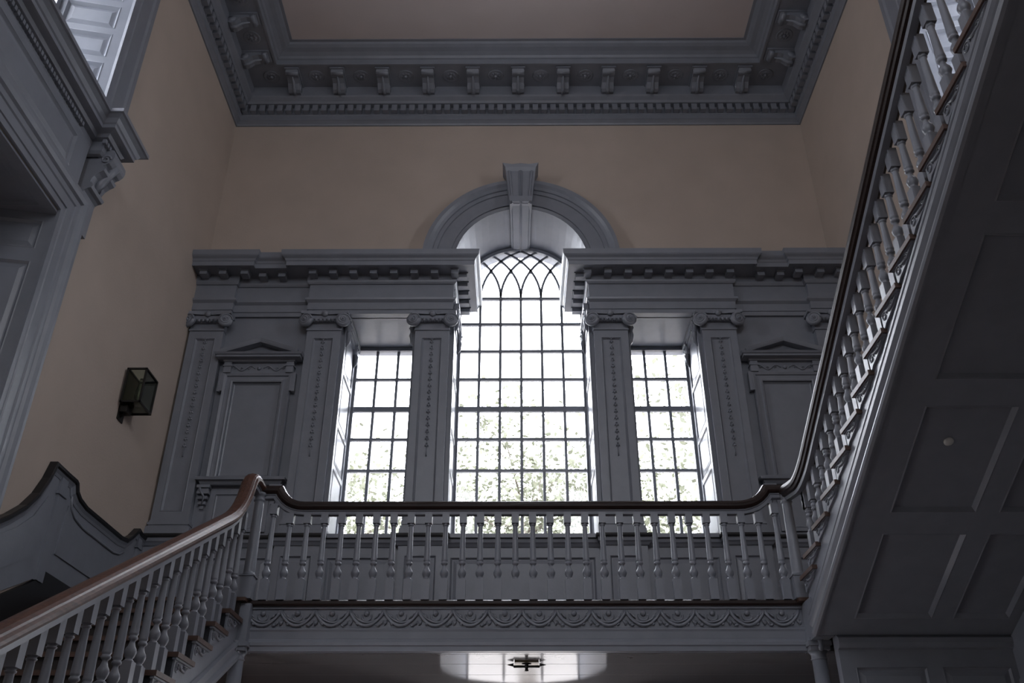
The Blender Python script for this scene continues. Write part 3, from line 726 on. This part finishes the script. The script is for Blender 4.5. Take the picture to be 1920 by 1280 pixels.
rwp = sempty('trim_12', (XR, 5, 0), 'dark grey panelling under the right stair on the side wall', 'wall panelling')
part('boarding', MB().prism([(XR-.03, 8.2, 0), (XR-.03, 8.2, 3.2), (XR-.03, 1.9, sz(1.9)-.06), (XR-.03, 1.9, 0)], (.029, 0, 0)), PAINT, rwp)
for k in range(6):
    y1 = 8.0-k*1.0; y0 = y1-.82
    part('panel', MB().prism([(XR-.031, y1, .5), (XR-.031, y1, sz(y1)-.35), (XR-.031, y0, sz(y0)-.35), (XR-.031, y0, .5)], (-.014, 0, 0)), PAINT, rwp)
# ---- landing corner blocks and the columns that carry them
for X, lab in ((XWL+.01, 'slender grey column carrying the left corner of the landing'), (XWR+.065, 'slender grey column carrying the right corner of the landing')):
    c = thing('column', (X, 8.2, 0), lab, 'column', 'columns under the landing')
    cx = X
    part('corner_block', MB().box((cx-.078, 7.94 if cx > 0 else 8.12, 3.33), (cx+.078, 8.28, ZL-.04)).box((cx-.085, 8.10, 3.33), (cx+.085, 8.30, 3.355)), PAINT, c)
    part('capital', MB().box((cx-.085, 8.115, 3.255), (cx+.085, 8.285, 3.29)).box((cx-.10, 8.10, 3.29), (cx+.10, 8.30, 3.33)).lathe([(.062, 3.18), (.072, 3.19), (.064, 3.20), (.064, 3.225), (.085, 3.255)], 16, (cx, 8.2, 0)), PAINT, c)
    part('shaft', MB().lathe([(.078, .12), (.076, 1.2), (.062, 3.18)], 18, (cx, 8.2, 0)), PAINT, c)
    part('base', MB().box((cx-.12, 8.08, 0), (cx+.12, 8.32, .06)).lathe([(.11, .06), (.115, .08), (.10, .10), (.085, .12)], 18, (cx, 8.2, 0)), PAINT, c)
    part('pendant', MB().lathe([(.001, 3.235), (.022, 3.25), (.026, 3.27), (.016, 3.295), (.03, 3.33)], 10, (cx+(.0), 8.09, 0)), PAINT, c)

# ================================================================ LEFT WALL: dado of landing and stair
ds = sempty('trim_11', (XL, 8, 3.7), 'grey panelled dado with ramped black cap on the left wall', 'dado')
capp = [(9.76, 4.79), (9.66, 4.79), (9.57, 4.79), (9.50, 4.81), (9.38, 4.70), (9.27, 4.625), (9.10, 4.60), (8.60, 4.60), (8.22, 4.60), (8.06, 4.625), (7.98, 4.665), (7.94, 4.73), (7.90, 4.745), (7.72, 4.745), (7.50, 4.75),
        (7.44, 4.58), (7.34, 4.40), (7.20, 4.24), (7.02, 4.10), (6.80, 3.96), (6.4, 3.73), (2.0, 3.73-.54*4.4)]
XD = XL+.03
pts = [(XL+.001, y, z-.03) for y, z in capp]
low = [(XL+.001, 2.0, .9), (XL+.001, 7.66, 3.75), (XL+.001, 9.80, 3.75)]
part('dado_board', MB().prism(pts + low, (.029, 0, 0)), PAINT, ds)
part('cap', MB().sweep([(-.035, 0), (-.035, .062), (-.02, .075), (.004, .08), (.012, .07), (.012, 0)], [(XL, y, z-.01) for y, z in capp], (1, 0, 0)), BLACK, ds)
part('cap_moulding', MB().sweep([(-.085, 0), (-.085, .036), (-.06, .045), (-.035, .062), (-.035, 0)], [(XL, y, z-.01) for y, z in capp], (1, 0, 0)), PAINT, ds)
in1 = [(9.30, 4.50), (9.20, 4.44), (9.05, 4.41), (8.30, 4.41), (8.10, 4.44), (8.0, 4.50), (7.95, 4.60)]
part('panel_moulding', MB().tube([(XD+.003, y, z) for y, z in in1], .013, 6), PAINT, ds)
in2 = [(9.35, 4.40), (9.2, 4.32), (9.0, 4.30), (8.35, 4.30), (8.12, 4.34), (8.02, 4.42), (7.98, 4.52), (7.93, 4.0), (9.4, 4.0)]
part('panel', MB().prism([(XD, y, z) for y, z in [(9.32, 4.36), (9.18, 4.29), (9.0, 4.27), (8.38, 4.27), (8.15, 4.30), (8.02, 4.38), (7.93, 4.50), (7.90, 4.04), (9.32, 4.04)]], (.012, 0, 0)), PAINT, ds)
part('corner_pilaster', MB().box((XD-.01, 7.68, 3.75), (XD+.022, 7.80, 4.68)).box((XD-.01, 7.66, 4.52), (XD+.035, 7.82, 4.545)), PAINT, ds)
part('corner_pilaster', MB().box((XD-.01, 9.56, 3.75), (XD+.022, 9.66, 4.74)).box((XD-.01, 9.54, 4.62), (XD+.035, 9.68, 4.645)), PAINT, ds)
part('stair_panel', MB().prism([(XD, y, z) for y, z in [(7.55, 4.45), (7.40, 4.22), (7.2, 4.05), (7.0, 3.93), (3.0, 1.80), (3.0, 1.5), (7.0, 3.62), (7.55, 3.92)]], (.010, 0, 0)), PAINT, ds)
part('skirting', MB().prism([(XL+.001, y, z) for y, z in [(9.8, ZL), (9.8, ZL+.16), (7.72, ZL+.16), (7.70, ZL+.05), (2.0, .68), (2.0, .3)]], (.04, 0, 0)), BLACK, ds)

# ================================================================ LEFT WALL: doorway with hood and side windows
dr = sempty('door_2', (XL, 5.75, 4), 'deep panelled doorway in the left wall', 'door')
JY = 6.50
jn = Vector((-.12, -.62, 0)).normalized()
panelled(dr, (XL, JY, 3.2), Vector((-.62, -.12, 0)), (0, 0, 1), Vector((.12, -.62, 0)), .63, 3.58, [(.10, 3.20-.05, .55, 3.46), (.10, 1.35, .55, 3.02), (.10, .1, .55, 1.2)], .02, mould=.03, depth=.022)
panelled(dr, (XL, 5.05, 6.745), (0, 1, 0), (-1, 0, 0), (0, 0, -1), 1.45, .62, [(.10, .10, 1.32, .55)], .02, mould=.03, depth=.022, pname='head_panel', fname='head_frame')
part('door_leaf', MB().box((XL-.66, 5.0, 2.5), (XL-.62, 6.5, 6.8)), PAINT, dr)
hd = thing('door_hood', (XL, 6.8, 7.0), 'large grey door surround with projecting dentilled cornice on scroll brackets, upper left', 'door surround')
ap = [(0, 0), (0, .03), (.06, .032), (.065, .045), (.16, .047), (.17, .06), (.22, .065), (.235, .09), (.27, .105), (.30, .11), (.305, 0)]
part('architrave', MB().sweep(ap, [(XL, 6.47, 2.6), (XL, 6.47, 6.78), (XL, 5.0, 6.78), (XL, 5.0, 2.6)], (1, 0, 0)), PAINT, hd)
part('ear', MB().box((XL, 6.77, 6.72), (XL+.108, 6.84, 7.085)), PAINT, hd)
fz = panelled(hd, (XL+.08, 4.5, 7.08), (0, 1, 0), (0, 0, 1), (1, 0, 0), 2.02, .50, [(.1, .07, 1.80, .43)], .08, mould=.03, depth=.02, pname='frieze_panel', fname='frieze')
co = [(0, 7.52), (.03, 7.53), (.05, 7.56), (.06, 7.60), (.06, 7.66), (.11, 7.67), (.13, 7.70), (.20, 7.71), (.20, 7.75), (.215, 7.76), (.235, 7.80), (.27, 7.825), (.29, 7.83), (.29, 7.87), (0, 7.88)]
# cornice path: main run, step forward over the bracket, return to the wall
cx0 = XL+.02
part('hood_cornice', MB().sweep(co, [(cx0, 3.8, 0), (cx0, 6.60, 0), (cx0+.12, 6.60, 0), (cx0+.12, 6.66, 0), (cx0+.12, 6.70, 0), (XL, 6.70, 0)], (0, 0, 1)), PAINT, hd)
hdm = MB().box((0, -.016, 0), (.035, .016, .045)).mesh('dentil', PAINT)
for k in range(52): inst('dentil', hdm, (cx0+.058, 6.27-k*.047, 7.612), hd)
for k in range(9): inst('dentil', hdm, (cx0+.178, 6.94-k*.05-.02, 7.612), hd)
# scroll bracket, profile in the XZ plane
bp_ = [(0, 7.62), (.27, 7.62), (.29, 7.585), (.295, 7.54), (.285, 7.495), (.255, 7.46), (.225, 7.445), (.205, 7.425), (.235, 7.40), (.225, 7.37), (.185, 7.345), (.150, 7.31), (.130, 7.27), (.125, 7.235), (.150, 7.215), (.165, 7.19), (.150, 7.165), (.115, 7.155), (.090, 7.135), (.085, 7.11), (.075, 7.085), (.045, 7.07), (0, 7.06)]
sb = part('scroll_bracket', MB().prism([(XL+x, 6.62, z) for x, z in bp_], (0, .26, 0)), PAINT, hd)
part('bracket_scroll', MB().tube([(XL+.22+.05*math.cos(a)*(1-a/12), 6.615, 7.50+.05*math.sin(a)*(1-a/12)) for a in [q*.6 for q in range(15)]], .012, 5), PAINT, sb)
part('bracket_leaf', MB().tube([(XL+.26, 6.75, 7.50), (XL+.21, 6.75, 7.40), (XL+.15, 6.75, 7.30), (XL+.15, 6.75, 7.20)], [.05, .04, .05, .03], 7), PAINT, sb)

def side_window(name, X, out, label, wlab):
    w = sempty(name, (X+out*.7, 5.9, 8), label, 'window')
    z0, z1 = 7.92, 11.0; ya, yb = 5.15, 6.62; yc, yd = 5.30, 6.47; Xo = X+out*.70
    # far and near splayed panelled jambs
    for (y0_, y1_, s) in ((yb, yd, -1), (ya, yc, 1)):
        ux = Vector((Xo-X, y1_-y0_, 0)); nn = Vector((ux.y, -ux.x, 0)); 
        if nn.y*s < 0: nn = -nn
        Wd = ux.length
        panelled(w, (X, y0_, z0), ux, (0, 0, 1), nn, Wd, z1-z0, [(.09, .12+.42*k, Wd-.08, .12+.42*k+.34) for k in range(7)], .01, mould=.035, depth=.03, rise=.012, pname='jamb_panel', fname='jamb_frame')
    f = MB()
    a, b = Xo-.03, Xo+.03
    f.box((a, yc, z0), (b, yc+.06, z1)); f.box((a, yd-.06, z0), (b, yd, z1)); f.box((a, yc, z0-.04), (b, yd, z0+.06)); f.box((a, yc, z1-.06), (b, yd, z1))
    part('window_frame', f, PAINT, w)
    for k in range(1, 4): part('glazing_bar', MB().box((Xo-.015, yc+(yd-yc)*k/4-.012, z0), (Xo+.015, yc+(yd-yc)*k/4+.012, z1)), PAINT, w)
    for k in range(1, 7): part('glazing_bar', MB().box((Xo-.015, yc, z0+(z1-z0)*k/7-.012), (Xo+.015, yd, z0+(z1-z0)*k/7+.012)), PAINT, w)
    pm = MB().box((-.0015, -(yd-yc)/8, -(z1-z0)/14), (.0015, (yd-yc)/8, (z1-z0)/14)).mesh('pane', GLASS)
    for i in range(4):
        for j in range(7): inst('pane', pm, (Xo, yc+(yd-yc)*(i+.5)/4, z0+(z1-z0)*(j+.5)/7), w)
    part('sill', MB().box((X-out*.06, ya-.1, z0-.06), (Xo, yb+.1, z0)), PAINT, w)
    part('head_lining', MB().box((X, ya-.05, z1-.01), (Xo, yb+.05, z1+.02)), PAINT, w)
    c = thing('window_casing', (X, 6.8, z0), wlab, 'window casing')
    cp = [(0, 0), (0, .03), (.10, .032), (.11, .045), (.30, .048), (.32, .07), (.38, .075), (.385, 0)]
    sx = -out
    part('casing_moulding', MB().sweep([(d, h*sx) for d, h in cp] if out < 0 else [(d, -h) for d, h in cp], [(X, yb, z0-.05), (X, yb, z1), (X, ya, z1), (X, ya, z0-.05)], (1, 0, 0)), PAINT, c)
side_window('window_4', XL, -1, 'tall side window above the door hood, mostly showing its panelled jamb', 'flat grey casing of the window above the left door hood')
side_window('window_5', XR, 1, 'tall side window seen through the upper balusters on the right', 'flat grey casing of the window behind the upper right balusters')

# ================================================================ WALL LANTERN
ln = thing('wall_lantern', (XL, 8.6, 5.83), 'small square iron and glass candle lantern on the left plaster wall', 'lantern')
xa, xb, ya, yb_ = -4.12, -3.925, 8.45, 8.77; z0, z1 = 5.83, 6.215
t = .009
f = MB()
for x in (xa, xb):
    for y in (ya, yb_): f.box((x-t, y-t, z0), (x+t, y+t, z1))
for z in (z0, z1):
    f.box((xa-t, ya-t, z-t), (xb+t, ya+t, z+t)); f.box((xa-t, yb_-t, z-t), (xb+t, yb_+t, z+t)); f.box((xa-t, ya-t, z-t), (xa+t, yb_+t, z+t)); f.box((xb-t, ya-t, z-t), (xb+t, yb_+t, z+t))
part('lantern_frame', f, IRON, ln)
for a, b in (((xa, ya, z0), (xb, ya+.003, z1)), ((xa, yb_-.003, z0), (xb, yb_, z1)), ((xb-.003, ya, z0), (xb, yb_, z1)), ((xa, ya, z0), (xb, yb_, z0+.003))):
    part('pane', MB().box(a, b), LGLASS, ln)
part('mirror_back', MB().box((xa-.008, ya, z0), (xa-.004, yb_, z1)), BRASS, ln)
part('wall_bracket', MB().box((XL, 8.50, 5.74), (-4.06, 8.62, 5.81)).tube([(XL, 8.56, 5.70), (-4.08, 8.56, 5.76), (-4.04, 8.58, 5.83)], .016, 6).box((XL, 8.50, 5.66), (XL+.012, 8.64, 6.22)), IRON, ln)
cd = part('candle_socket', MB().lathe([(.04, 5.835), (.035, 5.85), (.014, 5.86), (.018, 5.91)], 10, (-4.02, 8.61, 0)), BRASS, ln)
part('candle', MB().lathe([(.013, 5.90), (.013, 6.02), (.004, 6.025), (.002, 6.045)], 10, (-4.02, 8.61, 0)), CANDLE, cd)
part('glass_chimney', MB().lathe([(.03, 5.90), (.045, 5.96), (.045, 6.02), (.026, 6.10), (.026, 6.17)], 12, (-4.02, 8.61, 0)), LGLASS, ln)

# ================================================================ OUTSIDE
struct('ground', MB().box((-60, 10.9, -.3), (60, 90, -.05)), GRASS, 'pale paved yard outside the windows', 'ground')
def tree(x, y, h, r, seed, label):
    rd = random.Random(seed)
    t = thing('tree', (x, y, 0), label, 'tree', 'trees outside the windows')
    part('trunk', MB().tube([(x, y, -.1), (x+.1, y, h*.3), (x-.1, y+.1, h*.6), (x, y, h*.9)], [.28, .22, .13, .03], 9), BARK, t)
    m = MB(); ends = []
    for i in range(26):
        a = rd.uniform(0, 6.28); z = h*rd.uniform(.3, .8); l = r*rd.uniform(.6, 1.0)
        p0 = Vector((x, y, z)); p3 = p0 + Vector((math.cos(a)*l, math.sin(a)*l, rd.uniform(.3, 1.1)*l*.5)); pm = (p0+p3)/2 + Vector((0, 0, rd.uniform(-.2, .4)))
        m.tube([p0, pm, p3], [.06, .035, .01], 4); ends += [pm, p3, (pm+p3)/2]
        for q in range(3):
            e = p3 + Vector((rd.uniform(-1, 1), rd.uniform(-1, 1), rd.uniform(-.4, .9)))*r*.25; m.tube([pm, e], [.02, .006], 3); ends.append(e)
    part('branches', m, BARK, t)
    lf_ = MB()
    for e in ends:
        for q in range(110):
            c = e + Vector((rd.gauss(0, .75), rd.gauss(0, .75), rd.gauss(0, .6)))
            u = Vector((rd.gauss(0, 1), rd.gauss(0, 1), rd.gauss(0, 1))).normalized(); v = u.cross(Vector((rd.gauss(0, 1), rd.gauss(0, 1), 1))).normalized(); s = rd.uniform(.06, .12)
            lf_.add([c-u*s, c+v*s*.6, c+u*s, c-v*s*.6], [(0, 1, 2, 3)])
    part('foliage', lf_, LEAF, t, kind='stuff')
tree(-5.5, 24, 12.4, 3.4, 1, 'pale spring tree seen through the left narrow window')
tree(.3, 27, 13.6, 4.0, 2, 'pale spring tree low behind the middle of the tall arched window')
tree(5.9, 22.5, 13.4, 3.4, 3, 'pale spring tree filling the right narrow window')
tree(-2.6, 31, 14.2, 3.6, 4, 'farther pale tree behind the left side of the arched window')
tree(3.4, 30, 14.6, 3.4, 5, 'farther pale tree behind the right side of the arched window')
